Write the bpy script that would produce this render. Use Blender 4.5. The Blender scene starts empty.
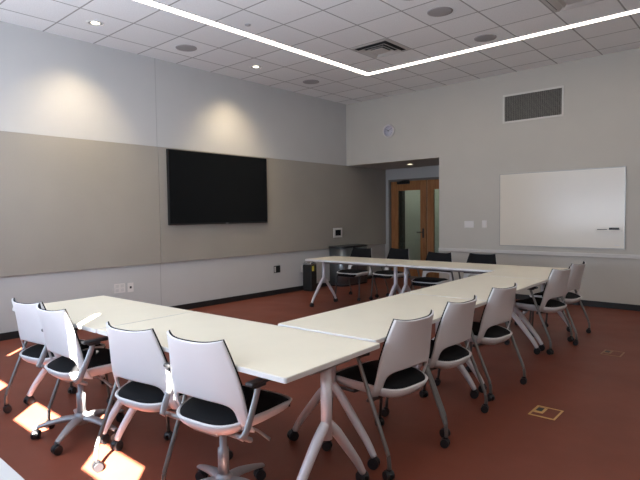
import bpy, bmesh, math, random
from mathutils import Vector, Matrix
random.seed(7)
PI = math.pi
SC = bpy.context.scene
COL = SC.collection

# ------------------------------------------------------------------ materials
def mat(name, col, rough=.6, metal=0., spec=.5, var=0., scale=30., bump=0., bscale=200., emit=None, estr=0., coat=0.):
    m = bpy.data.materials.new(name); m.use_nodes = True
    nt = m.node_tree; b = nt.nodes['Principled BSDF']
    b.inputs['Base Color'].default_value = (*col, 1)
    b.inputs['Roughness'].default_value = rough
    b.inputs['Metallic'].default_value = metal
    b.inputs['Specular IOR Level'].default_value = spec
    b.inputs['Coat Weight'].default_value = coat
    if emit:
        b.inputs['Emission Color'].default_value = (*emit, 1)
        b.inputs['Emission Strength'].default_value = estr
    if var or bump:
        tc = nt.nodes.new('ShaderNodeTexCoord')
    if var:
        n = nt.nodes.new('ShaderNodeTexNoise'); n.inputs['Scale'].default_value = scale
        n.inputs['Detail'].default_value = 5
        nt.links.new(tc.outputs['Object'], n.inputs['Vector'])
        r = nt.nodes.new('ShaderNodeValToRGB')
        r.color_ramp.elements[0].position = .3; r.color_ramp.elements[1].position = .7
        r.color_ramp.elements[0].color = (*[c*(1-var) for c in col], 1)
        r.color_ramp.elements[1].color = (*[min(1, c*(1+var)) for c in col], 1)
        nt.links.new(n.outputs['Fac'], r.inputs['Fac'])
        nt.links.new(r.outputs['Color'], b.inputs['Base Color'])
    if bump:
        n2 = nt.nodes.new('ShaderNodeTexNoise'); n2.inputs['Scale'].default_value = bscale
        nt.links.new(tc.outputs['Object'], n2.inputs['Vector'])
        bp = nt.nodes.new('ShaderNodeBump'); bp.inputs['Strength'].default_value = bump
        bp.inputs['Distance'].default_value = .002
        nt.links.new(n2.outputs['Fac'], bp.inputs['Height'])
        nt.links.new(bp.outputs['Normal'], b.inputs['Normal'])
    return m

def ceiling_material():
    m = bpy.data.materials.new('ceiling_tile'); m.use_nodes = True
    nt = m.node_tree; b = nt.nodes['Principled BSDF']; L = nt.links.new
    b.inputs['Roughness'].default_value = .9
    tc = nt.nodes.new('ShaderNodeTexCoord'); sp = nt.nodes.new('ShaderNodeSeparateXYZ')
    L(tc.outputs['Object'], sp.inputs[0])
    def mth(op, a, c=None):
        n = nt.nodes.new('ShaderNodeMath'); n.operation = op
        for i, v in enumerate((a, c)):
            if v is None: continue
            if isinstance(v, (int, float)): n.inputs[i].default_value = v
            else: L(v, n.inputs[i])
        return n.outputs[0]
    def line(co, off, step, half):
        t = mth('DIVIDE', mth('SUBTRACT', co, off), step)
        fr = mth('FRACT', mth('ADD', t, .5))
        d = mth('MULTIPLY', mth('ABSOLUTE', mth('SUBTRACT', fr, .5)), step)
        return mth('LESS_THAN', d, half), d
    lx, dx = line(sp.outputs['X'], 1.0107-.61*20, .61, .009)
    ly, dy = line(sp.outputs['Y'], -5.7556-.607*20, .607, .009)
    ln = mth('MAXIMUM', lx, ly)
    n = nt.nodes.new('ShaderNodeTexNoise'); n.inputs['Scale'].default_value = 90; n.inputs['Detail'].default_value = 6
    L(tc.outputs['Object'], n.inputs['Vector'])
    r = nt.nodes.new('ShaderNodeValToRGB')
    r.color_ramp.elements[0].position = .35; r.color_ramp.elements[0].color = (.80, .79, .78, 1)
    r.color_ramp.elements[1].position = .6; r.color_ramp.elements[1].color = (.87, .86, .85, 1)
    L(n.outputs['Fac'], r.inputs['Fac'])
    # each tile very slightly different
    wn = nt.nodes.new('ShaderNodeTexWhiteNoise'); wn.noise_dimensions = '2D'
    cb = nt.nodes.new('ShaderNodeCombineXYZ')
    L(mth('FLOOR', mth('DIVIDE', mth('SUBTRACT', sp.outputs['X'], 1.0107), .61)), cb.inputs[0])
    L(mth('FLOOR', mth('DIVIDE', mth('SUBTRACT', sp.outputs['Y'], -5.7556), .607)), cb.inputs[1])
    L(cb.outputs[0], wn.inputs['Vector'])
    k = mth('ADD', mth('MULTIPLY', wn.outputs['Value'], .07), .95)
    sc_ = nt.nodes.new('ShaderNodeVectorMath'); sc_.operation = 'SCALE'
    L(r.outputs['Color'], sc_.inputs[0]); L(k, sc_.inputs['Scale'])
    mx = nt.nodes.new('ShaderNodeMix'); mx.data_type = 'RGBA'
    L(ln, mx.inputs['Factor']); L(sc_.outputs[0], mx.inputs['A'])
    mx.inputs['B'].default_value = (.36, .345, .33, 1)
    L(mx.outputs['Result'], b.inputs['Base Color'])
    return m

def floor_material():
    m = bpy.data.materials.new('rubber_floor'); m.use_nodes = True
    nt = m.node_tree; b = nt.nodes['Principled BSDF']; L = nt.links.new
    tc = nt.nodes.new('ShaderNodeTexCoord')
    n = nt.nodes.new('ShaderNodeTexNoise'); n.inputs['Scale'].default_value = 1.6; n.inputs['Detail'].default_value = 8; n.inputs['Roughness'].default_value = .62
    L(tc.outputs['Object'], n.inputs['Vector'])
    r = nt.nodes.new('ShaderNodeValToRGB')
    r.color_ramp.elements[0].position = .3; r.color_ramp.elements[0].color = (.165, .047, .028, 1)
    r.color_ramp.elements[1].position = .72; r.color_ramp.elements[1].color = (.212, .061, .037, 1)
    L(n.outputs['Fac'], r.inputs['Fac']); L(r.outputs['Color'], b.inputs['Base Color'])
    n2 = nt.nodes.new('ShaderNodeTexNoise'); n2.inputs['Scale'].default_value = 3; n2.inputs['Detail'].default_value = 4
    L(tc.outputs['Object'], n2.inputs['Vector'])
    mr = nt.nodes.new('ShaderNodeMapRange'); mr.inputs['To Min'].default_value = .36; mr.inputs['To Max'].default_value = .5
    L(n2.outputs['Fac'], mr.inputs['Value']); L(mr.outputs['Result'], b.inputs['Roughness'])
    b.inputs['Specular IOR Level'].default_value = .15
    return m

def wood_material():
    m = bpy.data.materials.new('door_wood'); m.use_nodes = True
    nt = m.node_tree; b = nt.nodes['Principled BSDF']; L = nt.links.new
    tc = nt.nodes.new('ShaderNodeTexCoord'); mp = nt.nodes.new('ShaderNodeMapping')
    mp.inputs['Scale'].default_value = (14, 14, 1.2)
    L(tc.outputs['Object'], mp.inputs['Vector'])
    n = nt.nodes.new('ShaderNodeTexNoise'); n.inputs['Scale'].default_value = 3; n.inputs['Detail'].default_value = 6
    L(mp.outputs['Vector'], n.inputs['Vector'])
    r = nt.nodes.new('ShaderNodeValToRGB')
    r.color_ramp.elements[0].position = .3; r.color_ramp.elements[0].color = (.27, .105, .035, 1)
    r.color_ramp.elements[1].position = .7; r.color_ramp.elements[1].color = (.40, .175, .062, 1)
    L(n.outputs['Fac'], r.inputs['Fac']); L(r.outputs['Color'], b.inputs['Base Color'])
    b.inputs['Roughness'].default_value = .4
    return m

def fabric_material(name, col, k=420):
    m = bpy.data.materials.new(name); m.use_nodes = True
    nt = m.node_tree; b = nt.nodes['Principled BSDF']; L = nt.links.new
    tc = nt.nodes.new('ShaderNodeTexCoord')
    n = nt.nodes.new('ShaderNodeTexNoise'); n.inputs['Scale'].default_value = k; n.inputs['Detail'].default_value = 2
    n1 = nt.nodes.new('ShaderNodeTexNoise'); n1.inputs['Scale'].default_value = 1.3
    L(tc.outputs['Object'], n.inputs['Vector']); L(tc.outputs['Object'], n1.inputs['Vector'])
    ad = nt.nodes.new('ShaderNodeMath'); ad.operation = 'ADD'; L(n.outputs['Fac'], ad.inputs[0]); L(n1.outputs['Fac'], ad.inputs[1])
    r = nt.nodes.new('ShaderNodeValToRGB')
    r.color_ramp.elements[0].position = .35; r.color_ramp.elements[0].color = (*[c*.9 for c in col], 1)
    r.color_ramp.elements[1].position = .95; r.color_ramp.elements[1].color = (*[c*1.08 for c in col], 1)
    hv = nt.nodes.new('ShaderNodeMath'); hv.operation = 'MULTIPLY'; hv.inputs[1].default_value = .65
    L(ad.outputs[0], hv.inputs[0]); L(hv.outputs[0], r.inputs['Fac'])
    L(r.outputs['Color'], b.inputs['Base Color'])
    b.inputs['Roughness'].default_value = .85; b.inputs['Specular IOR Level'].default_value = .2
    bp = nt.nodes.new('ShaderNodeBump'); bp.inputs['Strength'].default_value = .25; bp.inputs['Distance'].default_value = .001
    L(n.outputs['Fac'], bp.inputs['Height']); L(bp.outputs['Normal'], b.inputs['Normal'])
    return m

def glass_material():
    m = bpy.data.materials.new('door_glass'); m.use_nodes = True
    nt = m.node_tree; nt.nodes.remove(nt.nodes['Principled BSDF']); L = nt.links.new
    t = nt.nodes.new('ShaderNodeBsdfTransparent'); t.inputs['Color'].default_value = (.86, .93, .88, 1)
    g = nt.nodes.new('ShaderNodeBsdfGlossy'); g.inputs['Roughness'].default_value = .05
    x = nt.nodes.new('ShaderNodeMixShader'); x.inputs['Fac'].default_value = .06
    L(t.outputs[0], x.inputs[1]); L(g.outputs[0], x.inputs[2])
    L(x.outputs[0], nt.nodes['Material Output'].inputs['Surface'])
    return m

M = dict(
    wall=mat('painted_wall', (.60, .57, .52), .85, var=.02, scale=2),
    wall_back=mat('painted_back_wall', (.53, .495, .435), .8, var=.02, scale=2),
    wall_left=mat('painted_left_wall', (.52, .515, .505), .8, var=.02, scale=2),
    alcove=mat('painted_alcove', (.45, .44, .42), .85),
    ceiling=ceiling_material(),
    floor=floor_material(),
    panel=fabric_material('tack_panel', (.345, .318, .280)),
    base=mat('black_vinyl', (.012, .012, .013), .5),
    rail=mat('painted_rail', (.60, .57, .53), .6),
    seam=mat('seam_grey', (.40, .40, .39), .8),
    wood=wood_material(),
    frame=mat('door_frame_paint', (.17, .15, .13), .5),
    darkmetal=mat('dark_metal', (.03, .028, .027), .4, .6),
    glass=glass_material(),
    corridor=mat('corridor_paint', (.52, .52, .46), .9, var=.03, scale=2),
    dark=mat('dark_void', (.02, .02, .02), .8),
    laminate=mat('cream_laminate', (.88, .80, .63), .34, spec=.45, var=.015, scale=6),
    edge=mat('table_edge_band', (.68, .665, .65), .45),
    legwhite=mat('white_powder_coat', (.66, .63, .65), .4, .15),
    shell=mat('white_plastic', (.68, .66, .66), .38, spec=.5),
    fabric=fabric_material('black_fabric', (.008, .008, .009), 600),
    tube=mat('grey_steel', (.22, .22, .215), .35, .75),
    frontleg=mat('dark_steel', (.10, .10, .10), .4, .7),
    caster=mat('black_rubber', (.012, .012, .014), .45),
    armpad=mat('black_armrest', (.025, .026, .028), .5),
    greymet=mat('cast_aluminium', (.34, .34, .35), .5, .55),
    tv=mat('tv_screen', (.006, .007, .008), .18, spec=.12),
    bezel=mat('tv_bezel', (.008, .008, .009), .35),
    board=mat('whiteboard_enamel', (.74, .67, .56), .2, spec=.5, var=.015, scale=1.5),
    boardframe=mat('aluminium_trim', (.38, .36, .33), .4, .6),
    plate=mat('white_plate', (.72, .69, .66), .5),
    black=mat('black_plastic', (.012, .012, .012), .4),
    screen=mat('panel_screen', (.01, .01, .012), .6, spec=.1),
    brass=mat('brass', (.62, .38, .14), .45, .15, var=.1, scale=40),
    bronze=mat('dull_bronze', (.30, .17, .09), .5, .15, var=.1, scale=40),
    cabinet=mat('dark_steel_cabinet', (.26, .29, .31), .34, .8, var=.05, scale=8),
    cabtop=mat('cabinet_top', (.025, .026, .028), .4),
    yellow=mat('yellow_sticker', (.62, .55, .08), .6),
    silver=mat('silver_lid', (.72, .72, .72), .25, .9),
    grille=mat('speaker_grille', (.37, .35, .345), .8, bump=.4, bscale=500),
    ring=mat('downlight_trim', (.74, .72, .70), .35),
    reflector=mat('downlight_reflector', (.8, .8, .76), .2, .6),
    lamp=mat('lamp_glow', (1, 1, 1), .5, emit=(1, .86, .62), estr=6),
    led=mat('led_diffuser', (1, 1, 1), .5, emit=(1, .89, .76), estr=7.5),
    louver=mat('vent_louver', (.33, .31, .27), .6),
    ventframe=mat('vent_frame', (.66, .63, .57), .5),
    diffuser=mat('diffuser_metal', (.52, .49, .46), .5),
    clockrim=mat('clock_rim', (.62, .58, .56), .4),
    clockface=mat('clock_face', (.56, .54, .60), .5),
    ink=mat('black_ink', (.02, .018, .03), .5),
    sun_sheet=mat('sun_sheet_grey', (.55, .55, .54), .9),
)

# ------------------------------------------------------------------ mesh helpers
def add_box(bm, c, s, rot=None, bevel=0., seg=2):
    r = bmesh.ops.create_cube(bm, size=1)
    vs = r['verts']
    bmesh.ops.scale(bm, vec=s, verts=vs)
    if bevel:
        es = list({e for v in vs for e in v.link_edges})
        rb = bmesh.ops.bevel(bm, geom=es, offset=bevel, segments=seg, affect='EDGES', profile=.5)
        vs = list({v for f in rb['faces'] for v in f.verts} | {v for v in vs if v.is_valid})
    mtx = Matrix.Translation(c)
    if rot is not None: mtx = mtx @ rot
    bmesh.ops.transform(bm, matrix=mtx, verts=vs)
    return vs

def frame_at(d):
    d = d.normalized()
    up = Vector((0, 0, 1)) if abs(d.z) < .95 else Vector((0, 1, 0))
    a = d.cross(up).normalized(); b = a.cross(d).normalized()
    return a, b

def catmull(pts, n=6):
    pts = [Vector(p) for p in pts]
    if len(pts) < 3: return pts
    P = [pts[0]*2-pts[1]] + pts + [pts[-1]*2-pts[-2]]
    out = []
    for i in range(1, len(P)-2):
        p0, p1, p2, p3 = P[i-1:i+3]
        for k in range(n):
            t = k/n
            out.append(.5*((2*p1)+(p2-p0)*t+(2*p0-5*p1+4*p2-p3)*t*t+(3*p1-p0-3*p2+p3)*t**3))
    out.append(pts[-1]); return out

def add_tube(bm, pts, r, seg=10, flat=None, smooth=True, side=None):
    """tube along pts; r number or list (per output point is interpolated); flat = (ra, rb) factors; side = fixed first cross axis"""
    raw = [Vector(p) for p in pts]
    P = catmull(raw, 5) if smooth else raw
    n = len(P); rings = []
    for i, p in enumerate(P):
        d = (P[min(i+1, n-1)]-P[max(i-1, 0)])
        if side is not None:
            a = Vector(side).normalized(); b = a.cross(d.normalized()).normalized()
        else: a, b = frame_at(d)
        if isinstance(r, (list, tuple)):
            t = i/(n-1)*(len(r)-1); k = min(int(t), len(r)-2); rr = r[k]+(r[k+1]-r[k])*(t-k)
        else: rr = r
        fa, fb = flat or (1, 1)
        rings.append([bm.verts.new(p+a*math.cos(2*PI*j/seg)*rr*fa+b*math.sin(2*PI*j/seg)*rr*fb) for j in range(seg)])
    for i in range(n-1):
        for j in range(seg):
            k = (j+1) % seg
            f = bm.faces.new((rings[i][j], rings[i][k], rings[i+1][k], rings[i+1][j])); f.smooth = True
    bm.faces.new(rings[0][::-1]); bm.faces.new(rings[-1])

def add_cyl(bm, a, b, r, seg=20, r2=None):
    a, b = Vector(a), Vector(b); u, v = frame_at(b-a)
    r2 = r if r2 is None else r2
    R0 = [bm.verts.new(a+(u*math.cos(2*PI*j/seg)+v*math.sin(2*PI*j/seg))*r) for j in range(seg)]
    R1 = [bm.verts.new(b+(u*math.cos(2*PI*j/seg)+v*math.sin(2*PI*j/seg))*r2) for j in range(seg)]
    for j in range(seg):
        k = (j+1) % seg
        f = bm.faces.new((R0[j], R0[k], R1[k], R1[j])); f.smooth = True
    bm.faces.new(R0[::-1]); bm.faces.new(R1)

def add_lathe(bm, prof, c=(0, 0, 0), seg=32):
    """prof = [(r, z)], axis z"""
    rings = []
    for r, z in prof:
        rings.append([bm.verts.new((c[0]+r*math.cos(2*PI*j/seg), c[1]+r*math.sin(2*PI*j/seg), c[2]+z)) for j in range(seg)] if r > 1e-6
                     else [bm.verts.new((c[0], c[1], c[2]+z))])
    for A, B in zip(rings, rings[1:]):
        for j in range(seg):
            k = (j+1) % seg
            if len(A) == 1 and len(B) == 1: continue
            if len(A) == 1: f = bm.faces.new((A[0], B[k], B[j]))
            elif len(B) == 1: f = bm.faces.new((A[j], A[k], B[0]))
            else: f = bm.faces.new((A[j], A[k], B[k], B[j]))
            f.smooth = True

def add_ring_frame(bm, x0, x1, z0, z1, w, y0, y1):
    """rectangular frame in the xz plane between y0 and y1, width w inside"""
    yc, d = (y0+y1)/2, abs(y1-y0)
    add_box(bm, ((x0+x1)/2, yc, z1-w/2), (x1-x0, d, w)); add_box(bm, ((x0+x1)/2, yc, z0+w/2), (x1-x0, d, w))
    add_box(bm, (x0+w/2, yc, (z0+z1)/2), (w, d, z1-z0-2*w)); add_box(bm, (x1-w/2, yc, (z0+z1)/2), (w, d, z1-z0-2*w))

def obj(name, bm, m, parent=None, normals=True):
    if normals: bmesh.ops.recalc_face_normals(bm, faces=bm.faces)
    me = bpy.data.meshes.new(name); bm.to_mesh(me); bm.free()
    for mm in (m if isinstance(m, (list, tuple)) else [m]): me.materials.append(mm)
    o = bpy.data.objects.new(name, me); COL.objects.link(o)
    if parent: o.parent = parent
    return o
def tag(o, label, cat, group=None):
    o['label'] = label; o['category'] = cat
    if group: o['group'] = group
    return o
def thing(name, label, cat, loc=(0, 0, 0), rz=0., group=None):
    o = bpy.data.objects.new(name, None); COL.objects.link(o)
    o.location = loc; o.rotation_euler = (0, 0, rz); o.empty_display_size = .1
    return tag(o, label, cat, group)
def struct(name, bm, m, parent=None):
    o = obj(name, bm, m, parent)
    if not parent: o['kind'] = 'structure'
    return o
def dup(root, loc, rz, label):
    r = root.copy(); COL.objects.link(r); r.location = loc; r.rotation_euler = (0, 0, rz); r['label'] = label
    for ch in list(root.children):
        c = ch.copy(); COL.objects.link(c); c.parent = r
        for g in list(ch.children):
            d = g.copy(); COL.objects.link(d); d.parent = c
    return r
def bx(c, s, **k):
    bm = bmesh.new(); add_box(bm, c, s, **k); return bm
def span(x0, x1, y0, y1, z0, z1, **k):
    return bx(((x0+x1)/2, (y0+y1)/2, (z0+z1)/2), (x1-x0, y1-y0, z1-z0), **k)

# ------------------------------------------------------------------ the room
H = 3.613; EX = 8.2; SY = -8.8; T = .15
ALX = 2.09; ALY = 1.36; ALZ = 2.38
struct('floor', span(-.2, EX+.2, SY-.2, 3.6, -.1, 0), M['floor'])
struct('ceiling', span(-.2, EX+.2, SY-.2, 3.6, H, H+.1), M['ceiling'])
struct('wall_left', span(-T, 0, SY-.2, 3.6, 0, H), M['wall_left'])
bm = bmesh.new()                                             # back wall with the alcove opening
add_box(bm, ((ALX+EX)/2, T/2, H/2), (EX-ALX, T, H)); add_box(bm, (ALX/2, T/2, (ALZ+H)/2), (ALX, T, H-ALZ))
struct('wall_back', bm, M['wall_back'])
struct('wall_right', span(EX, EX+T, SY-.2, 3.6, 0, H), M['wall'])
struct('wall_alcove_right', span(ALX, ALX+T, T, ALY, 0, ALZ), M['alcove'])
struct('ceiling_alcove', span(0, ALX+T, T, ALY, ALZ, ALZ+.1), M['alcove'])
# alcove back wall with the door opening
DX0, DX1, DZ = .104, 1.99, 2.148
bm = bmesh.new()
add_box(bm, (DX0/2, ALY+.06, ALZ/2+.05), (DX0, .12, ALZ+.1)); add_box(bm, ((DX1+ALX+T)/2, ALY+.06, ALZ/2+.05), (ALX+T-DX1, .12, ALZ+.1))
add_box(bm, ((DX0+DX1)/2, ALY+.06, (DZ+ALZ+.1)/2), (DX1-DX0, .12, ALZ+.1-DZ))
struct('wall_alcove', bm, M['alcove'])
# corridor seen through the door glass
struct('wall_corridor', span(0, EX, 3.0, 3.1, 0, 2.7), M['corridor'])
struct('ceiling_corridor', span(0, EX, ALY+.12, 3.1, 2.7, 2.8), M['alcove'])
# window wall (behind the photographer): unseen sheet in the opening, holes shaped to cast the sun patches
WX0, WX1, WZ0, WZ1 = .8, 7.4, .95, 3.15
bm = bmesh.new()
add_box(bm, ((EX)/2, SY-.1, WZ0/2), (EX, .2, WZ0)); add_box(bm, (EX/2, SY-.1, (WZ1+H)/2), (EX, .2, H-WZ1))
add_box(bm, (WX0/2, SY-.1, (WZ0+WZ1)/2), (WX0, .2, WZ1-WZ0)); add_box(bm, ((WX1+EX)/2, SY-.1, (WZ0+WZ1)/2), (EX-WX1, .2, WZ1-WZ0))
struct('wall_front', bm, M['wall'])
holes = [(3.51, 3.96, 1.80, 2.03), (4.57, 5.02, 1.80, 2.03), (5.64, 6.14, 1.80, 2.03), (6.70, 7.15, 1.80, 2.03),
         (5.44, 5.485, 2.15, 2.94), (3.25, 3.29, 2.37, 2.60), (6.43, 6.47, 2.50, 2.62)]
xs = sorted({WX0, WX1} | {h[0] for h in holes} | {h[1] for h in holes})
zs = sorted({WZ0, WZ1} | {h[2] for h in holes} | {h[3] for h in holes})
bm = bmesh.new()
for i in range(len(xs)-1):
    for k in range(len(zs)-1):
        mx, mz = (xs[i]+xs[i+1])/2, (zs[k]+zs[k+1])/2
        if any(h[0] < mx < h[1] and h[2] < mz < h[3] for h in holes): continue
        bm.faces.new([bm.verts.new(p) for p in ((xs[i], SY, zs[k]), (xs[i+1], SY, zs[k]), (xs[i+1], SY, zs[k+1]), (xs[i], SY, zs[k+1]))])
bmesh.ops.remove_doubles(bm, verts=bm.verts, dist=1e-5)
struct('sun_patch_sheet', bm, M['sun_sheet'])

# fabric panel along the left wall, seams, baseboards, rail
ZB, ZT = .728, 2.38
bm = bmesh.new()
for y0, y1 in ((SY, -4.283), (-4.279, ALY)):
    add_box(bm, (.0125, (y0+y1)/2, (ZB+ZT)/2), (.025, y1-y0, ZT-ZB), bevel=.003, seg=1)
struct('trim_panel_left', bm, M['panel'])
struct('trim_seam_upper', span(0, .003, -4.285, -4.277, ZT, H), M['seam'])
struct('trim_seam_lower', span(0, .003, -4.285, -4.277, .085, ZB), M['seam'])
struct('baseboard_left', span(0, .012, SY, ALY, 0, .085), M['base'])
struct('baseboard_back', span(ALX, EX, -.012, 0, 0, .085), M['base'])
struct('baseboard_right', span(EX-.012, EX, SY, -.012, 0, .085), M['base'])
struct('trim_rail_back', span(ALX, EX, -.034, 0, .728, .782, bevel=.004), M['rail'])

# the double door at the end of the alcove
y0 = ALY
bm = bmesh.new()
add_ring_frame(bm, DX0, DX1, 0, DZ, .045, y0-.015, y0+.11)
fr = struct('door_1', bm, M['frame'])
def door_leaf(x0, x1, sl, sr, handle):
    bm = bmesh.new(); yc = y0+.05; d = .045
    z0, z1, top, bot = .01, 2.10, .20, .28
    add_box(bm, (x0+sl/2, yc, (z0+z1)/2), (sl, d, z1-z0)); add_box(bm, (x1-sr/2, yc, (z0+z1)/2), (sr, d, z1-z0))
    add_box(bm, ((x0+sl+x1-sr)/2, yc, z1-top/2), (x1-x0-sl-sr, d, top)); add_box(bm, ((x0+sl+x1-sr)/2, yc, z0+bot/2), (x1-x0-sl-sr, d, bot))
    lf = obj('door_leaf', bm, M['wood'], fr)
    obj('glass_pane', bx(((x0+sl+x1-sr)/2, yc, (z0+bot+z1-top)/2), (x1-x0-sl-sr, .008, z1-z0-top-bot)), M['glass'], lf)
    if handle:
        bm = bmesh.new(); hx = x1-.065
        add_box(bm, (hx, yc-d/2-.004, .98), (.045, .008, .2), bevel=.003)
        add_cyl(bm, (hx, yc-d/2, 1.0), (hx, yc-d/2-.05, 1.0), .011)
        add_tube(bm, [(hx, yc-d/2-.05, 1.0), (hx-.06, yc-d/2-.052, 1.0), (hx-.13, yc-d/2-.048, 1.0)], .010)
        obj('handle', bm, M['darkmetal'], lf)
        bm = bmesh.new(); add_box(bm, (x0+.33, yc-d/2-.025, 2.07), (.30, .05, .06), bevel=.006)
        add_tube(bm, [(x0+.2, yc-d/2-.05, 2.09), (x0+.4, yc-d/2-.14, 2.10), (x0+.5, yc-d/2-.02, 2.115)], .009, smooth=False)
        obj('door_closer', bm, M['darkmetal'], lf)
door_leaf(.15, 1.02, .17, .135, True)
door_leaf(1.05, 1.94, .15, .17, False)
# black upright put behind the glass to give its dark band
struct('trim_dark_upright', span(.01, .335, 1.55, 1.66, 0, 2.69), M['dark'])

# ------------------------------------------------------------------ tables
def make_table(label, center, rz, length, depth=.71, top_z=.73, top_mat='laminate', group='cream topped conference tables', corner=.012, inset=.075):
    t = thing('conference_table', label, 'table', (center[0], center[1], 0), rz, group)
    th = .024
    bm = bmesh.new()
    vs = add_box(bm, (0, 0, top_z-th/2), (length, depth, th))
    es = [e for e in bm.edges if abs(e.verts[0].co.z-e.verts[1].co.z) > th*.5]
    bmesh.ops.bevel(bm, geom=es, offset=corner, segments=5, affect='EDGES', profile=.5)
    es = [e for e in bm.edges if abs(e.verts[0].co.z-e.verts[1].co.z) < 1e-5 and len(e.link_faces) == 2 and
          abs(e.link_faces[0].normal.z-e.link_faces[1].normal.z) > .5]
    bmesh.ops.bevel(bm, geom=es, offset=.0025, segments=2, affect='EDGES')
    bm.normal_update()
    for f in bm.faces: f.material_index = 0 if f.normal.z > .9 else 1
    obj('tabletop', bm, [M[top_mat], M['edge']], t)
    bm = bmesh.new()
    add_tube(bm, [(-length/2+inset, 0, .665), (length/2-inset, 0, .665)], .021, 12, smooth=False)
    obj('cross_beam', bm, M['greymet'], t)
    for s in (-1, 1):
        x = s*(length/2-inset)
        bm = bmesh.new()
        add_tube(bm, [(x, 0, .69), (x, 0, .34)], .027, 14, flat=(1.0, 1.0), smooth=False)
        for d in (-1, 1):
            add_tube(bm, [(x, d*.004, .415), (x, d*.075, .345), (x, d*.165, .235), (x, d*.245, .135), (x, d*.292, .062)],
                     [.025, .026, .024, .021, .018], 12, flat=(.95, 1.0), side=(1, 0, 0))
        lg = obj('leg', bm, M['legwhite'], t)
        bm = bmesh.new()
        add_box(bm, (x, 0, .690), (.07, .30, .022), bevel=.005); add_box(bm, (x-s*.045, .05, .675), (.03, .05, .04), bevel=.005)
        obj('top_bracket', bm, M['greymet'], lg)
        for d in (-1, 1):
            obj('caster', caster_bm((x, d*.298, 0), .75 + d*.5, .031), M['caster'], lg)
    return t

def caster_bm(c, ang, r=.027, hood=True):
    bm = bmesh.new(); x, y, z = c
    ca, sa = math.cos(ang), math.sin(ang)
    ax = Vector((ca, sa, 0)); tr = Vector((-sa, ca, 0))
    o = Vector((x, y, r))+tr*.008
    for s in (-1, 1):
        a = o+ax*(s*.006); b = o+ax*(s*.024)
        add_cyl(bm, a, b, r, 20, r*.93)
    add_cyl(bm, o-ax*.02, o+ax*.02, r*.35, 10)
    if hood:
        add_tube(bm, [o+tr*r*.2+Vector((0, 0, r*.9)), o-tr*.008+Vector((0, 0, r*1.25)), (x, y, r*2.35)], [.011, .011, .009], 10)
        # fender over the wheels
        n = 8; ring = []
        for k in range(n+1):
            th = PI*(.05+.8*k/n)
            p = o+tr*math.cos(th)*(r+.004)+Vector((0, 0, math.sin(th)*(r+.004)))
            ring.append((bm.verts.new(p-ax*.012), bm.verts.new(p+ax*.012)))
        for (a, b), (c_, d_) in zip(ring, ring[1:]): bm.faces.new((a, b, d_, c_))
    return bm

A = math.radians(2.4)
def U(x, y): return x, y
# right arm, three tables along y (axis leaning 2.4 deg)
def right_axis(y): return 4.698+(-6.1-y)*.043
rts = [(-6.105, -4.585, 'cream conference table of the long right row, nearest the camera, butted against the front row'),
       (-4.58, -3.06, 'cream conference table in the middle of the long right row'),
       (-3.055, -1.84, 'cream conference table at the far whiteboard end of the long right row')]
for ya, yb, lb in rts:
    ym = (ya+yb)/2
    make_table(lb, (right_axis(ym), ym), PI/2+A, (yb-ya)/math.cos(A)-.004)
# front arm, two tables along x
def front_axis(x): return -6.475+(x-5.13)*.043
for xa, xb, lb in ((3.603, 5.125, 'cream conference table of the front row, its bare white corner nearest the camera'),
                   (2.36, 3.602, 'short cream conference table at the left end of the front row')):
    xm = (xa+xb)/2
    make_table(lb, (xm, front_axis(xm)), A, (xb-xa)/math.cos(A)-.004)
# back arm, two tables along x
for xa, xb, lb in ((1.27, 2.72, 'cream conference table at the left end of the far row, near the black bin'),
                   (2.725, 4.185, 'cream conference table of the far row that meets the long right row')):
    xm = (xa+xb)/2
    make_table(lb, (xm, -2.19+(xm-4.2)*.03), math.radians(1.5), (xb-xa)-.004)
# table under the windows whose corner shows bottom left
make_table('white table edge at the bottom left corner of the photo, lit by the windows', (4.535, -8.165), 0., 1.50, .70, .73, corner=.03, group='white table by the windows', top_mat='edge')

# ------------------------------------------------------------------ chairs
# back panel: side profile (y, z, half width, wrap of the sides) from the foot of the side arms to the top edge
BACK = [(-.150, .398, .236, .042), (-.178, .440, .239, .043), (-.197, .490, .239, .044), (-.208, .533, .238, .044), (-.217, .580, .234, .044),
        (-.232, .650, .221, .044), (-.252, .725, .202, .044), (-.272, .785, .188, .044), (-.281, .812, .179, .044)]
NB = len(BACK)-1
def prof(v):
    t = min(max(v, 0), 1)*NB; i = min(int(t), NB-1); f = t-i
    q = [BACK[max(i-1, 0)], BACK[i], BACK[i+1], BACK[min(i+2, NB)]]
    return [.5*(2*q[1][k]+(q[2][k]-q[0][k])*f+(2*q[0][k]-5*q[1][k]+4*q[2][k]-q[3][k])*f*f+(3*q[1][k]-q[0][k]-3*q[2][k]+q[3][k])*f**3) for k in range(4)]
def P0(u, v):
    vv = min(max(v, 0), 1)
    y, z, w, c = prof(vv)
    if v != vv:                             # straight on past the top
        yb, zb = prof(vv-.01)[:2]
        k = abs(v-vv)/.01; y += (y-yb)*k; z += (z-zb)*k
    au = abs(u)
    return Vector((u*w, y+c*au**2.9, z+.016*max(0., (vv-.6)/.4)*au**3))
def P(u, v, off=0.):
    p = P0(u, v)
    if off:
        n = (P0(u+.01, v)-P0(u-.01, v)).cross(P0(u, v+.005)-P0(u, v-.005)).normalized()
        p = p-n*off if n.y < 0 else p+n*off
    return p
def two_skins(bm, cells, V):
    edges = {}
    for q in cells:
        f = bm.faces.new([V[k][0] for k in q]); f.smooth = True
        f = bm.faces.new([V[k][1] for k in q[::-1]]); f.smooth = True
        for a, b in zip(q, q[1:]+q[:1]):
            e = (min(a, b), max(a, b)); edges[e] = edges.get(e, 0)+1
    for (a, b), n in edges.items():
        if n == 1: bm.faces.new((V[a][0], V[b][0], V[b][1], V[a][1]))
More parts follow.
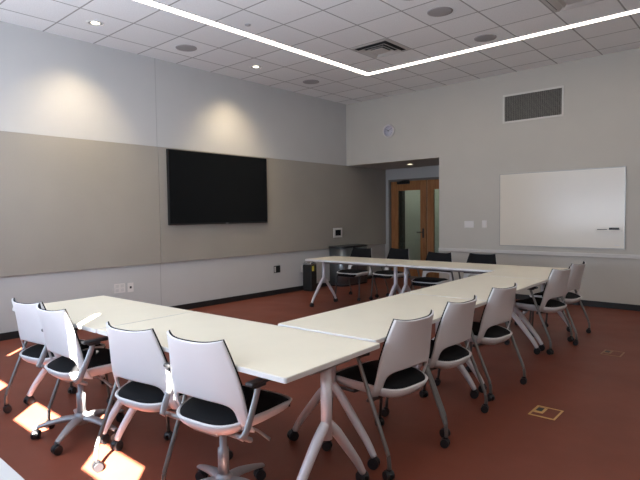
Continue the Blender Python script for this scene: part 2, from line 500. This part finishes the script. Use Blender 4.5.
GU, GV = .80, 3./NB                          # the gap below the back: half u, top v
def gap(u, v): return (abs(u/GU)**6+abs(v/GV)**6)**(1/6)
def back_bm():
    bm = bmesh.new(); NU, NV = 32, 48
    g = {(i, j): (-1+2*i/NU, j/NV) for i in range(NU+1) for j in range(NV+1)}
    cells = [(i, j) for i in range(NU) for j in range(NV) if gap(-1+2*(i+.5)/NU, (j+.5)/NV) >= 1]
    keep = set(cells); V = {}
    for (i, j), (u, v) in g.items():
        n = [(a, b) for a in (i-1, i) for b in (j-1, j) if 0 <= a < NU and 0 <= b < NV]
        k = sum(q in keep for q in n)
        if k == 0: continue
        if k < len(n):
            h = gap(u, v); u, v = u/h, v/h
        V[i, j] = (bm.verts.new(P(u, v)), bm.verts.new(P(u, v, -.009)))
    two_skins(bm, [[(i, j), (i+1, j), (i+1, j+1), (i, j+1)] for i, j in cells], V)
    return bm
def pad_bm(v0, v1, o0, o1, u1=1., nu=18, nv=26, edge=.55):
    """padding on the sitter's side of the back between offsets o0 and o1, thinning at its rim"""
    bm = bmesh.new(); A_, B_ = {}, {}
    for j in range(nv+1):
        for i in range(nu+1):
            u = (-1+2*i/nu)*u1; v = v0+(v1-v0)*j/nv
            m = min(1-abs(-1+2*i/nu), 1-abs(-1+2*j/nv))
            k = edge+(1-edge)*min(1, m/.22)**.6
            A_[i, j] = bm.verts.new(P(u, v, o0)); B_[i, j] = bm.verts.new(P(u, v, o0+(o1-o0)*k))
    def q(a, b, c, d):
        f = bm.faces.new((a, b, c, d)); f.smooth = True
    for j in range(nv):
        for i in range(nu):
            q(A_[i, j], A_[i, j+1], A_[i+1, j+1], A_[i+1, j]); q(B_[i, j], B_[i+1, j], B_[i+1, j+1], B_[i, j+1])
    for j in range(nv):
        q(A_[0, j], B_[0, j], B_[0, j+1], A_[0, j+1]); q(A_[nu, j], A_[nu, j+1], B_[nu, j+1], B_[nu, j])
    for i in range(nu):
        q(A_[i, 0], A_[i+1, 0], B_[i+1, 0], B_[i, 0]); q(A_[i, nv], B_[i, nv], B_[i+1, nv], A_[i+1, nv])
    return bm
# seat: a shallow rounded bowl whose rear lip reaches out below the back panel
def seat_xy(r, a):
    ca, sa = math.cos(a), math.sin(a); n = 2/(4.6 if sa > 0 else 3.4)
    x = math.copysign(abs(ca)**n, ca)*r; y = math.copysign(abs(sa)**n, sa)*r
    yy = -.004+(.245 if y > 0 else .242)*y
    return x*(.226+.10*(yy if yy < 0 else 0)), yy
def rim_z(y):
    t = min(1, max(0, (-y-.06)/.18)); t = t*t*(3-2*t)
    return .456-.14*max(0., y-.12)-.018*t
def seat_bm():
    bm = bmesh.new(); NA, NR = 56, 14; V = {}
    for k in range(NR+1):
        r = k/NR
        for a in range(NA if k else 1):
            x, y = seat_xy(r, 2*PI*a/NA)
            z = rim_z(y)-.066*(1-r**5); zo = rim_z(y)-.070*(1-r**9)-.004
            x2, y2 = seat_xy(r*1.035, 2*PI*a/NA)
            V[k, a] = (bm.verts.new((x, y, z+.002)), bm.verts.new((x2, y2, min(zo, z-.004))))
    cells = [[(0, 0), (1, a), (1, (a+1) % NA)] for a in range(NA)]
    cells += [[(k, a), (k+1, a), (k+1, (a+1) % NA), (k, (a+1) % NA)] for k in range(1, NR) for a in range(NA)]
    two_skins(bm, cells, V)
    return bm
def cushion_bm():
    bm = bmesh.new(); NA, NR = 56, 12; V = {}
    for k in range(NR+1):
        r = .965*k/NR
        for a in range(NA if k else 1):
            x, y = seat_xy(r, 2*PI*a/NA)
            top = rim_z(y)+.020*(1-(k/NR)**6)-.010*(1-min(1, (x/.2)**2+(y/.2)**2))
            low = rim_z(y)-.064*(1-r**5)+.004
            if y > 0 and k > NR-4:               # the cover wraps over the front rim
                fr = (k-NR+4)/4; yw = max(0., (y-.17)/.045); y += .020*fr*min(1, yw); top -= .018*fr*min(1, yw); low = top-.004-(.036*min(1, yw) if k == NR else .004)
                low = min(low, top-.004)
            V[k, a] = (bm.verts.new((x, y, top)), bm.verts.new((x, y, low)))
    cells = [[(0, 0), (1, a), (1, (a+1) % NA)] for a in range(NA)]
    cells += [[(k, a), (k+1, a), (k+1, (a+1) % NA), (k, (a+1) % NA)] for k in range(1, NR) for a in range(NA)]
    two_skins(bm, cells, V)
    return bm

def upper(t):
    obj('back_shell', back_bm(), M['shell'], t)
    obj('seat_shell', seat_bm(), M['shell'], t)
    obj('back_pad', pad_bm(3.35/NB, 1.006, .001, .013, u1=1.02), M['fabric'], t)
    obj('seat_cushion', cushion_bm(), M['fabric'], t)

def arm_pad(s, y=-.04, z=.640):
    bm = bmesh.new()
    add_box(bm, (s*.272, y+.01, z), (.046, .20, .020), bevel=.008, seg=3)
    add_box(bm, (s*.272, y-.02, z-.016), (.03, .07, .018), bevel=.006)
    return bm

def make_leg_chair(label, group):
    t = thing('conference_chair', label, 'chair', group=group)
    upper(t)
    for s in (-1, 1):
        bm = bmesh.new()       # rear leg runs up past the seat and carries the armrest
        add_tube(bm, [(s*.272, -.272, .062), (s*.272, -.268, .115), (s*.272, -.250, .17), (s*.272, -.14, .42), (s*.272, -.052, .630)], .0115, 12)
        lg = obj('leg', bm, M['tube'], t)
        obj('caster', caster_bm((s*.272, -.272, 0), .3*s, .026), M['caster'], lg)
        obj('armrest', arm_pad(s), M['armpad'], t)
        bm = bmesh.new()
        add_tube(bm, [(s*.205, .03, .386), (s*.222, .12, .388), (s*.232, .178, .345), (s*.236, .19, .20), (s*.240, .205, .062)], .010, 12)
        lg = obj('leg', bm, M['frontleg'], t)
        obj('caster', caster_bm((s*.240, .205, 0), -.4*s, .026), M['caster'], lg)
    bm = bmesh.new()
    add_tube(bm, [(-.272, -.145, .408), (-.22, -.12, .380), (.22, -.12, .380), (.272, -.145, .408)], .010, 10)
    add_tube(bm, [(-.205, .03, .386), (.205, .03, .386)], .010, 10, smooth=False)
    add_box(bm, (0, -.04, .380), (.10, .20, .012), bevel=.004)
    obj('seat_frame', bm, M['frontleg'], t)
    return t

def make_swivel_chair(label, group):
    t = thing('swivel_chair', label, 'chair', group=group)
    upper(t)
    for ch in t.children: ch.location = (0, .075, .022)
    R0 = .27
    hub = bmesh.new()
    add_lathe(hub, [(0, .075), (.040, .075), (.046, .10), (.043, .135), (.030, .15), (0, .15)], seg=24)
    base = obj('star_base', hub, M['greymet'], t)
    for k in range(5):
        a = math.radians(90+72*k)
        dx, dy = math.cos(a), math.sin(a)
        bm = bmesh.new()
        add_tube(bm, [(dx*.02, dy*.02, .112), (dx*.10, dy*.10, .112), (dx*.20, dy*.20, .092), (dx*(R0+.012), dy*(R0+.012), .070)],
                 [.034, .031, .024, .017], 12, flat=(1., .6), side=(-dy, dx, 0))
        obj('base_arm', bm, M['greymet'], base)
        obj('caster', caster_bm((dx*R0, dy*R0, 0), a+1.1+k, .028), M['caster'], base)
    bm = bmesh.new()
    add_lathe(bm, [(0, .14), (.027, .14), (.027, .27), (.018, .275), (.018, .385), (0, .385)], seg=20)
    obj('gas_column', bm, M['greymet'], t)
    bm = bmesh.new()
    add_box(bm, (0, -.01, .398), (.17, .22, .035), bevel=.012, seg=3)
    add_tube(bm, [(-.265, -.13, .43), (-.22, -.08, .398), (.22, -.08, .398), (.265, -.13, .43)], .012, 10)
    me = obj('tilt_mechanism', bm, M['greymet'], t)
    bm = bmesh.new()
    add_tube(bm, [(.06, .02, .392), (.15, .06, .375), (.21, .10, .325)], [.007, .008, .011], 10, flat=(1.4, .6))
    obj('lever', bm, M['greymet'], me)
    for s in (-1, 1):
        bm = bmesh.new()
        add_tube(bm, [(s*.258, -.15, .425), (s*.272, -.125, .46), (s*.274, -.06, .60), (s*.272, -.045, .650)], [.013, .013, .012, .012], 12, flat=(.9, 1.4), side=(1, 0, 0))
        po = obj('arm_post', bm, M['greymet'], t)
        obj('armrest', arm_pad(s, -.02, .655), M['armpad'], t)
    return t

GL = 'white shell conference chairs on four castered legs'
rad = math.radians
leg_spots = [
    (4.872, -5.785, 176.0, 'white backed chair of the right row nearest the camera, beside the front table corner'),
    (4.832, -5.13, 178.0, 'white backed chair second from the camera along the right row of tables'),
    (4.802, -4.345, 175.0, 'white backed chair third from the camera along the right row of tables'),
    (4.745, -2.75, 171.0, 'white backed chair fourth from the camera in the right row, seat and armrest showing'),
    (4.72, -2.11, 176.0, 'white backed chair farthest along the right row, last before the whiteboard wall'),
    (2.73, -6.74, 99.0, 'white backed four legged chair at the far left end of the front row'),
    (4.075, -6.715, 99.0, 'white backed four legged chair between the two swivel chairs of the front row'),
    (1.34, -1.50, 272.0, 'black padded chair leftmost behind the far table, in front of the dark metal cabinet'),
    (1.93, -1.30, 266.0, 'black padded chair behind the far table, in front of the glazed wooden door'),
    (2.92, -1.74, 270.0, 'black padded chair behind the far table, third from the left'),
    (3.55, -1.68, 272.0, 'black padded chair rightmost behind the far table, below the light switch'),
]
proto = None
for x, y, a, lb in leg_spots:
    rz = rad(a-90)
    if proto is None:
        proto = make_leg_chair(lb, GL); proto.location = (x, y, 0); proto.rotation_euler = (0, 0, rz)
    else: dup(proto, (x, y, 0), rz, lb)
sw = make_swivel_chair('white backed swivel chair, five star base, second from the left in the front row', 'white shell swivel chairs with star bases')
sw.location = (3.30, -6.86, 0); sw.rotation_euler = (0, 0, rad(92-90))
dup(sw, (4.63, -6.76, 0), rad(97-90), 'white backed swivel chair on a five star base, nearest the camera in the front row')

# ------------------------------------------------------------------ things on the left wall
t = thing('television', 'large black flat television mounted on the grey fabric panel', 'television', (.025, -3.21, 1.815))
bm = bmesh.new(); add_box(bm, (.03, 0, 0), (.045, 1.90, 1.09), bevel=.006)
obj('housing', bm, M['bezel'], t)
obj('screen', bx((.0535, 0, .006), (.003, 1.876, 1.056)), M['tv'], t)
obj('wall_mount', bx((.004, 0, 0), (.008, .6, .4)), M['darkmetal'], t)
bm = bmesh.new(); add_box(bm, (.054, .08, -.536), (.003, .05, .010)); obj('brand_badge', bm, M['greymet'], t)

def outlet(y, z, w, h, m_plate, label, slots, m_slot, x=0.):
    t = thing('wall_outlet', label, 'outlet', (x, y, z))
    obj('plate', bx((.004, 0, 0), (.008, w, h), bevel=.002), m_plate, t)
    for sy, sz, sw_, sh in slots:
        obj('socket', bx((.009, sy, sz), (.004, sw_, sh), bevel=.001, seg=1), m_slot, t)
M['sock'] = mat('socket_grey', (.62, .60, .58), .5)
outlet(-4.90, .440, .155, .125, M['plate'], 'white double outlet plate on the left wall, left of a single jack plate',
       [(-.036, .028, .045, .04), (-.036, -.028, .045, .04), (.036, .028, .045, .04), (.036, -.028, .045, .04)], M['sock'])
outlet(-4.745, .435, .085, .125, M['plate'], 'white single jack plate with a dark hole, right of the double outlet plate', [(0, 0, .028, .03)], M['black'])
outlet(-1.99, .445, .15, .125, M['black'], 'black outlet plate low on the left wall between television and bin', [(-.052, 0, .03, .10)], M['plate'])
outlet(-1.34, .40, .10, .13, M['plate'], 'white outlet plate on the left wall just left of the black bin', [(0, .03, .04, .04), (0, -.03, .04, .04)], M['sock'])
t = thing('control_panel', 'small white framed touch panel with black screen on the grey fabric panel', 'control panel', (.025, -.34, 1.035))
obj('frame', bx((.008, 0, 0), (.016, .27, .19), bevel=.004), M['plate'], t)
obj('screen', bx((.017, 0, 0), (.003, .165, .115)), M['screen'], t)

# bin and cabinet
t = thing('trash_can', 'slim black trash can with silver lid and yellow sticker by the left wall', 'trash can', (.175, -1.33, 0))
bm = bmesh.new()
add_box(bm, (0, 0, .245), (.22, .16, .49), bevel=.025, seg=4)
obj('body', bm, M['black'], t)
bm = bmesh.new()
add_box(bm, (0, 0, .496), (.23, .17, .014), bevel=.006); add_tube(bm, [(-.0, -.07, .502), (0, -.04, .53), (0, .04, .53), (0, .07, .502)], .050, 12, flat=(1.9, .35))
obj('lid', bm, M['silver'], t)
obj('sticker', bx((.1105, -.03, .42), (.003, .05, .09)), M['yellow'], t)

t = thing('metal_cabinet', 'long dark steel cabinet with rounded corners against the left wall behind the far table', 'cabinet', (.205, -.165, 0))
bm = bmesh.new()
add_box(bm, (0, 0, .39), (.34, .87, .72))
es = [e for e in bm.edges if abs(e.verts[0].co.z-e.verts[1].co.z) > .5 and e.verts[0].co.x > 0]
bmesh.ops.bevel(bm, geom=es, offset=.15, segments=8, affect='EDGES', profile=.5)
for f in bm.faces: f.smooth = abs(f.normal.z) < .5 and len(f.verts) == 4
obj('body', bm, M['cabinet'], t)
for z, h, g in ((.765, .03, .012), (.015, .03, -.012)):
    bm = bmesh.new()
    add_box(bm, (0, 0, z), (.34+g, 0.87+2*g, h))
    es = [e for e in bm.edges if abs(e.verts[0].co.z-e.verts[1].co.z) > h*.5 and e.verts[0].co.x > 0]
    bmesh.ops.bevel(bm, geom=es, offset=.15, segments=8, affect='EDGES', profile=.5)
    obj('top' if z > .5 else 'plinth', bm, M['cabtop'], t)
obj('door_seam', bx((.1705, .02, .39), (.002, .006, .70)), M['cabtop'], t)

# ------------------------------------------------------------------ things on the back wall
t = thing('whiteboard', 'wide white dry erase board on the back wall', 'whiteboard', (4.092, 0, 1.434))
obj('board', bx((0, -.012, 0), (1.785, .018, 1.14)), M['board'], t)
bm = bmesh.new(); add_ring_frame(bm, -.9, .9, -.578, .578, .009, -.024, 0); obj('frame', bm, M['boardframe'], t)
bm = bmesh.new(); add_box(bm, (.81, -.0215, -.525), (.045, .001, .010)); add_box(bm, (.78, -.0215, -.525), (.012, .001, .014))
obj('maker_mark', bm, M['sock'], t)
t = thing('marker_tray', 'small white magnetic tray fixed at the lower right of the whiteboard', 'tray', (4.79, -.022, 1.115))
bm = bmesh.new(); add_box(bm, (0, -.03, -.003), (.34, .06, .006), bevel=.002); add_box(bm, (0, -.003, .025), (.34, .005, .055), bevel=.002); add_box(bm, (0, -.058, .006), (.34, .004, .014), bevel=.001)
obj('tray', bm, M['board'], t)
t = thing('board_eraser', 'black whiteboard eraser lying in the small tray', 'eraser', (4.86, -.052, 1.119))
obj('felt', bx((0, 0, .009), (.13, .045, .018), bevel=.003), M['ink'], t)
obj('grip', bx((0, 0, .029), (.125, .042, .022), bevel=.008), M['black'], t)
for k, (mx, my, lb) in enumerate(((4.705, -.052, 'black marker pen in the whiteboard tray, left of the eraser'),)):
    t = thing('marker_pen', lb, 'marker', (mx, my-.0, 1.119))
    bm = bmesh.new(); add_cyl(bm, (-.06, 0, .009), (.03, 0, .009), .009); obj('barrel', bm, M['black'], t)
    bm = bmesh.new(); add_cyl(bm, (.03, 0, .009), (.07, 0, .009), .0095); obj('cap', bm, M['ink'], t)

t = thing('light_switch', 'white two gang light switch plate left of the whiteboard', 'light switch', (2.655, 0, 1.200))
obj('plate', bx((0, -.004, 0), (.17, .008, .115), bevel=.002), M['plate'], t)
for dz in (.029, -.029): obj('rocker', bx((0, -.010, dz), (.145, .006, .036), bevel=.002), M['plate'], t)
t = thing('thermostat', 'small white thermostat between light switch and whiteboard', 'thermostat', (2.93, 0, 1.205))
obj('back_plate', bx((0, -.003, 0), (.085, .008, .12), bevel=.002), M['plate'], t)
obj('cover', bx((0, -.014, 0), (.065, .014, .10), bevel=.004), M['plate'], t)

# clock
t = thing('wall_clock', 'round white wall clock showing ten past ten on the back wall', 'clock', (1.035, 0, 2.963))
def turn(bm): bmesh.ops.rotate(bm, cent=(0, 0, 0), matrix=Matrix.Rotation(PI/2, 3, 'X'), verts=bm.verts)
bm = bmesh.new(); add_lathe(bm, [(0, 0), (.126, 0), (.130, .012), (.126, .028), (.108, .030), (.102, .018), (0, .018)], seg=40); turn(bm)
obj('rim', bm, M['clockrim'], t)
bm = bmesh.new(); add_lathe(bm, [(0, .0185), (.101, .0185), (.101, .020), (0, .020)], seg=40); turn(bm)
obj('face', bm, M['clockface'], t)
def text_into(bm, s, size, mtx):
    c = bpy.data.curves.new('numeral', 'FONT'); c.body = s; c.size = size; c.align_x = 'CENTER'; c.align_y = 'CENTER'; c.extrude = .0005
    o = bpy.data.objects.new('numeral', c); COL.objects.link(o)
    bpy.context.view_layer.update()
    me = bpy.data.meshes.new_from_object(o.evaluated_get(bpy.context.evaluated_depsgraph_get()))
    me.transform(mtx); bm.from_mesh(me)
    bpy.data.objects.remove(o); bpy.data.meshes.remove(me); bpy.data.curves.remove(c)
bm = bmesh.new()
for n in range(1, 13):
    a = PI/2-2*PI*n/12
    text_into(bm, str(n), .026, Matrix.Translation((.082*math.cos(a), .082*math.sin(a), .0205)))
turn(bm); obj('numerals', bm, M['ink'], t)
for nm, ang, ln, w in (('hour_hand', 90-305, .055, .008), ('minute_hand', 90-60, .078, .006)):
    bm = bmesh.new(); a = rad(ang)
    add_box(bm, (math.cos(a)*(ln/2-.008), math.sin(a)*(ln/2-.008), .0225), (ln+.016, w, .0015), rot=Matrix.Rotation(a, 4, 'Z'))
    if nm == 'minute_hand': add_lathe(bm, [(0, .021), (.008, .021), (.008, .025), (0, .025)], seg=16)
    turn(bm); obj(nm, bm, M['ink'], t)

# return air grille
t = thing('return_vent', 'rectangular return air grille with white frame high on the back wall', 'vent', (3.698, 0, 3.047))
bm = bmesh.new(); add_ring_frame(bm, -.462, .462, -.225, .225, .028, -.014, 0); obj('frame', bm, M['ventframe'], t)
bm = bmesh.new()
add_box(bm, (0, -.001, 0), (.86, .002, .39))
obj('backing', bm, M['dark'], t)
bm = bmesh.new(); n = 22
for k in range(n):
    z = -.19+.38*(k+.5)/n
    add_box(bm, (0, -.007, z), (.868, .012, .0016), rot=Matrix.Rotation(rad(38), 4, 'X'))
for k in range(31):
    add_box(bm, (-.43+.86*(k+.5)/31, -.0055, 0), (.0022, .007, .394))
obj('louver_grille', bm, M['louver'], t)

# ------------------------------------------------------------------ ceiling fixtures
def tile(i, j):          # centre of tile i right of x=.4007, j towards the camera from the back
    return .4007+.61*(i+.5), -1.507-.607*(j-.5)
for y, lb in ((-5.452, 'round recessed downlight near the left wall, closest to the camera'), (-3.024, 'round recessed downlight near the left wall beyond the television centre')):
    t = thing('downlight', lb, 'ceiling light', (.706, y, H), group='recessed wall washing downlights')
    bm = bmesh.new(); add_lathe(bm, [(.080, -.001), (.095, 0), (.095, -.006), (.082, -.008), (.078, -.004), (.078, 0)], seg=36); obj('trim_ring', bm, M['ring'], t)
    bm = bmesh.new(); add_lathe(bm, [(.080, -.004), (.062, -.0025), (.045, -.0015)], seg=36); obj('reflector', bm, M['reflector'], t)
    bm = bmesh.new(); add_lathe(bm, [(0, -.003), (.040, -.003), (.046, -.0015)], seg=30); obj('lamp', bm, M['lamp'], t)
t = thing('downlight', 'small round downlight in the low alcove ceiling before the door', 'ceiling light', (1.09, .65, ALZ))
bm = bmesh.new(); add_lathe(bm, [(.055, 0), (.068, 0), (.068, -.006), (.056, -.008), (.054, -.002)], seg=30); obj('trim_ring', bm, M['ring'], t)
bm = bmesh.new(); add_lathe(bm, [(0, -.002), (.054, -.002)], seg=30); obj('lamp', bm, M['lamp'], t)

for x, y, lb in ((.706, -4.238, 'round grey ceiling speaker near the left wall, between the two downlights'),
                 (.706, -1.81, 'round grey ceiling speaker near the left wall, closest to the back corner'),
                 (3.756, -3.024, 'round grey ceiling speaker in the middle of the three right hand ones'),
                 (3.756, -1.85, 'round grey ceiling speaker just inside the light strip, nearest the back wall vent'),
                 (3.756, -3.631, 'round grey ceiling speaker cut by the top edge of the photo')):
    t = thing('ceiling_speaker', lb, 'speaker', (x, y, H), group='round ceiling speakers')
    bm = bmesh.new(); add_lathe(bm, [(.122, 0), (.137, 0), (.137, -.006), (.124, -.008)], seg=36); obj('bezel', bm, M['grille'], t)
    bm = bmesh.new(); add_lathe(bm, [(0, -.0085), (.10, -.008), (.125, -.006)], seg=36); obj('grille', bm, M['grille'], t)

def diffuser(x, y, lb):
    t = thing('ceiling_diffuser', lb, 'vent', (x, y, H), group='square ceiling air diffusers')
    def sq(bm, a, za, b, zb, th=.004):
        A_ = [bm.verts.new((sx*a, sy*a, za)) for sx, sy in ((-1, -1), (1, -1), (1, 1), (-1, 1))]
        B_ = [bm.verts.new((sx*b, sy*b, zb)) for sx, sy in ((-1, -1), (1, -1), (1, 1), (-1, 1))]
        for k in range(4): bm.faces.new((A_[k], A_[(k+1) % 4], B_[(k+1) % 4], B_[k]))
    bm = bmesh.new(); sq(bm, .292, -.004, .255, -.010); sq(bm, .292, -.004, .292, 0); obj('frame', bm, M['diffuser'], t)
    obj('throat', bx((0, 0, -.001), (.52, .52, .002)), M['dark'], t)
    for a, b in ((.225, .17), (.155, .115)):
        bm = bmesh.new(); sq(bm, a, -.034, b, -.008); sq(bm, a, -.034, a-.006, -.036); sq(bm, a-.006, -.036, b-.006, -.010); obj('cone_vane', bm, M['diffuser'], t)
    obj('core', bx((0, 0, -.03), (.20, .20, .006), bevel=.002), M['diffuser'], t)
diffuser(2.5357, -2.417, 'square ceiling air diffuser inside the corner of the light strip')
diffuser(4.9757, -2.417, 'square ceiling air diffuser cut by the top edge of the photo, above the whiteboard')
t = thing('sprinkler_head', 'tiny white sprinkler cap in a ceiling tile right of the left light strip', 'sprinkler', (1.925, -4.22, H))
bm = bmesh.new(); add_lathe(bm, [(0, -.012), (.030, -.010), (.036, 0)], seg=24); obj('cap', bm, M['grille'], t)

# LED ribbon: one rectangular ring of light let into the ceiling
t = thing('linear_light', 'continuous glowing linear light strip turning a corner in the ceiling', 'ceiling light', (0, 0, H))
lx0, lx1, ly0, ly1, w = 1.672, 7.3, -7.9, -1.53, .057
bm = bmesh.new()
z = -.004
for x0, x1, y0_, y1_ in ((lx0-w, lx0+w, ly0-w, ly1+w), (lx1-w, lx1+w, ly0-w, ly1+w), (lx0+w, lx1-w, ly1-w, ly1+w), (lx0+w, lx1-w, ly0-w, ly0+w)):
    bm.faces.new([bm.verts.new(p) for p in ((x0, y0_, z), (x1, y0_, z), (x1, y1_, z), (x0, y1_, z))][::-1])
led = obj('diffuser', bm, M['led'], t, normals=False)
bm = bmesh.new()
for q in (-1, 1):
    a = w*q+.006*q
    x0, x1, y0_, y1_ = lx0+a, lx1-a, ly0+a, ly1-a
    for c, s in ((((x0+x1)/2, y0_, -.003), (abs(x1-x0)+.012, .012, .006)), (((x0+x1)/2, y1_, -.003), (abs(x1-x0)+.012, .012, .006)),
                 ((x0, (y0_+y1_)/2, -.003), (.012, abs(y1_-y0_)-.012, .006)), ((x1, (y0_+y1_)/2, -.003), (.012, abs(y1_-y0_)-.012, .006))):
        add_box(bm, c, s)
obj('trim', bm, M['ring'], t)

# ------------------------------------------------------------------ floor boxes
for x, y, mm, lb in ((5.43, -4.61, M['brass'], 'brass framed floor box in the red floor, nearer the camera'),
                     (5.415, -2.64, M['bronze'], 'dull bronze floor box in the red floor, nearer the whiteboard wall')):
    t = thing('floor_box', lb, 'floor box', (x, y, 0), rad(1))
    bm = bmesh.new(); w_, d_ = .175, .205
    for c, s in (((0, d_/2-.006, .002), (w_, .012, .004)), ((0, -d_/2+.006, .002), (w_, .012, .004)), ((-w_/2+.006, 0, .002), (.012, d_-.024, .004)), ((w_/2-.006, 0, .002), (.012, d_-.024, .004))):
        add_box(bm, c, s)
    obj('frame', bm, mm, t)
    obj('lid', bx((0, 0, .001), (w_-.024, d_-.024, .002)), M['floor'], t)
    bm = bmesh.new(); add_box(bm, (-.045, .02, .0025), (.07, .115, .003)); obj('cable_flap', bm, mm, t)
    obj('flap_opening', bx((-.048, .03, .0042), (.04, .07, .002)), M['black'] if mm is M['brass'] else M['darkmetal'], t)

# ------------------------------------------------------------------ light
def light(kind, name, loc, energy, col=(1, 1, 1), rot=(0, 0, 0), **k):
    l = bpy.data.lights.new(name, kind); l.energy = energy; l.color = col
    for a, v in k.items(): setattr(l, a, v)
    o = bpy.data.objects.new(name, l); COL.objects.link(o); o.location = loc; o.rotation_euler = rot
    return o
# sun through the holes of the unseen sheet
az = Vector((-.735, .678)); el = math.atan(.70)
d = Vector((az.x*math.cos(el), az.y*math.cos(el), -math.sin(el)))
light('SUN', 'sun', (6, -14, 8), 190, (1, .93, .84), d.to_track_quat('-Z', 'Y').to_euler(), angle=.008)
# window daylight, from a lamp in front of the sheet
light('AREA', 'window_daylight', (3.0, SY+.03, 2.0), 76, (.45, .67, 1.0), (PI/2, 0, 0), shape='RECTANGLE', size=4.4, size_y=1.9)
light('AREA', 'ceiling_fill', (3.6, SY+.25, 1.3), 215, (.84, .90, 1.0), (PI/2+1.05, 0, 0), shape='RECTANGLE', size=4.4, size_y=1.2)  # fill lamp added by the window, aimed up to brighten the ceiling
# downlights
for y in (-5.452, -3.024):
    light('SPOT', 'downlight_beam', (.70, y, H-.02), 130, (1, .82, .55), (0, rad(20), 0), spot_size=rad(96), spot_blend=1.0, shadow_soft_size=.12)
light('AREA', 'corridor_lamp', (.9, 2.3, 2.66), 12, (1, .98, .86), (0, 0, 0), shape='RECTANGLE', size=1.6, size_y=.4)

w_ = bpy.data.worlds.new('sky'); SC.world = w_; w_.use_nodes = True
bg = w_.node_tree.nodes['Background']; bg.inputs['Color'].default_value = (.55, .72, 1, 1); bg.inputs['Strength'].default_value = .8

# ------------------------------------------------------------------ camera
cam = bpy.data.cameras.new('camera'); co = bpy.data.objects.new('camera', cam); COL.objects.link(co)
yaw, pitch, roll, f = -.7274, -.0476, -.0123, 517.25
fw = Vector((math.sin(yaw)*math.cos(pitch), math.cos(yaw)*math.cos(pitch), math.sin(pitch)))
r = Vector((math.cos(yaw), -math.sin(yaw), 0)); u = r.cross(fw)
r2 = r*math.cos(roll)+u*math.sin(roll); u2 = -r*math.sin(roll)+u*math.cos(roll)
mw = Matrix((r2, u2, -fw)).transposed().to_4x4(); mw.translation = (6.6124, -8.2668, 1.3838)
co.matrix_world = mw
cam.sensor_width = 36; cam.lens = f*36/640; cam.clip_start = .02
SC.camera = co
SC.view_settings.view_transform = 'Standard'
SC.view_settings.look = 'None'
SC.view_settings.exposure = 0
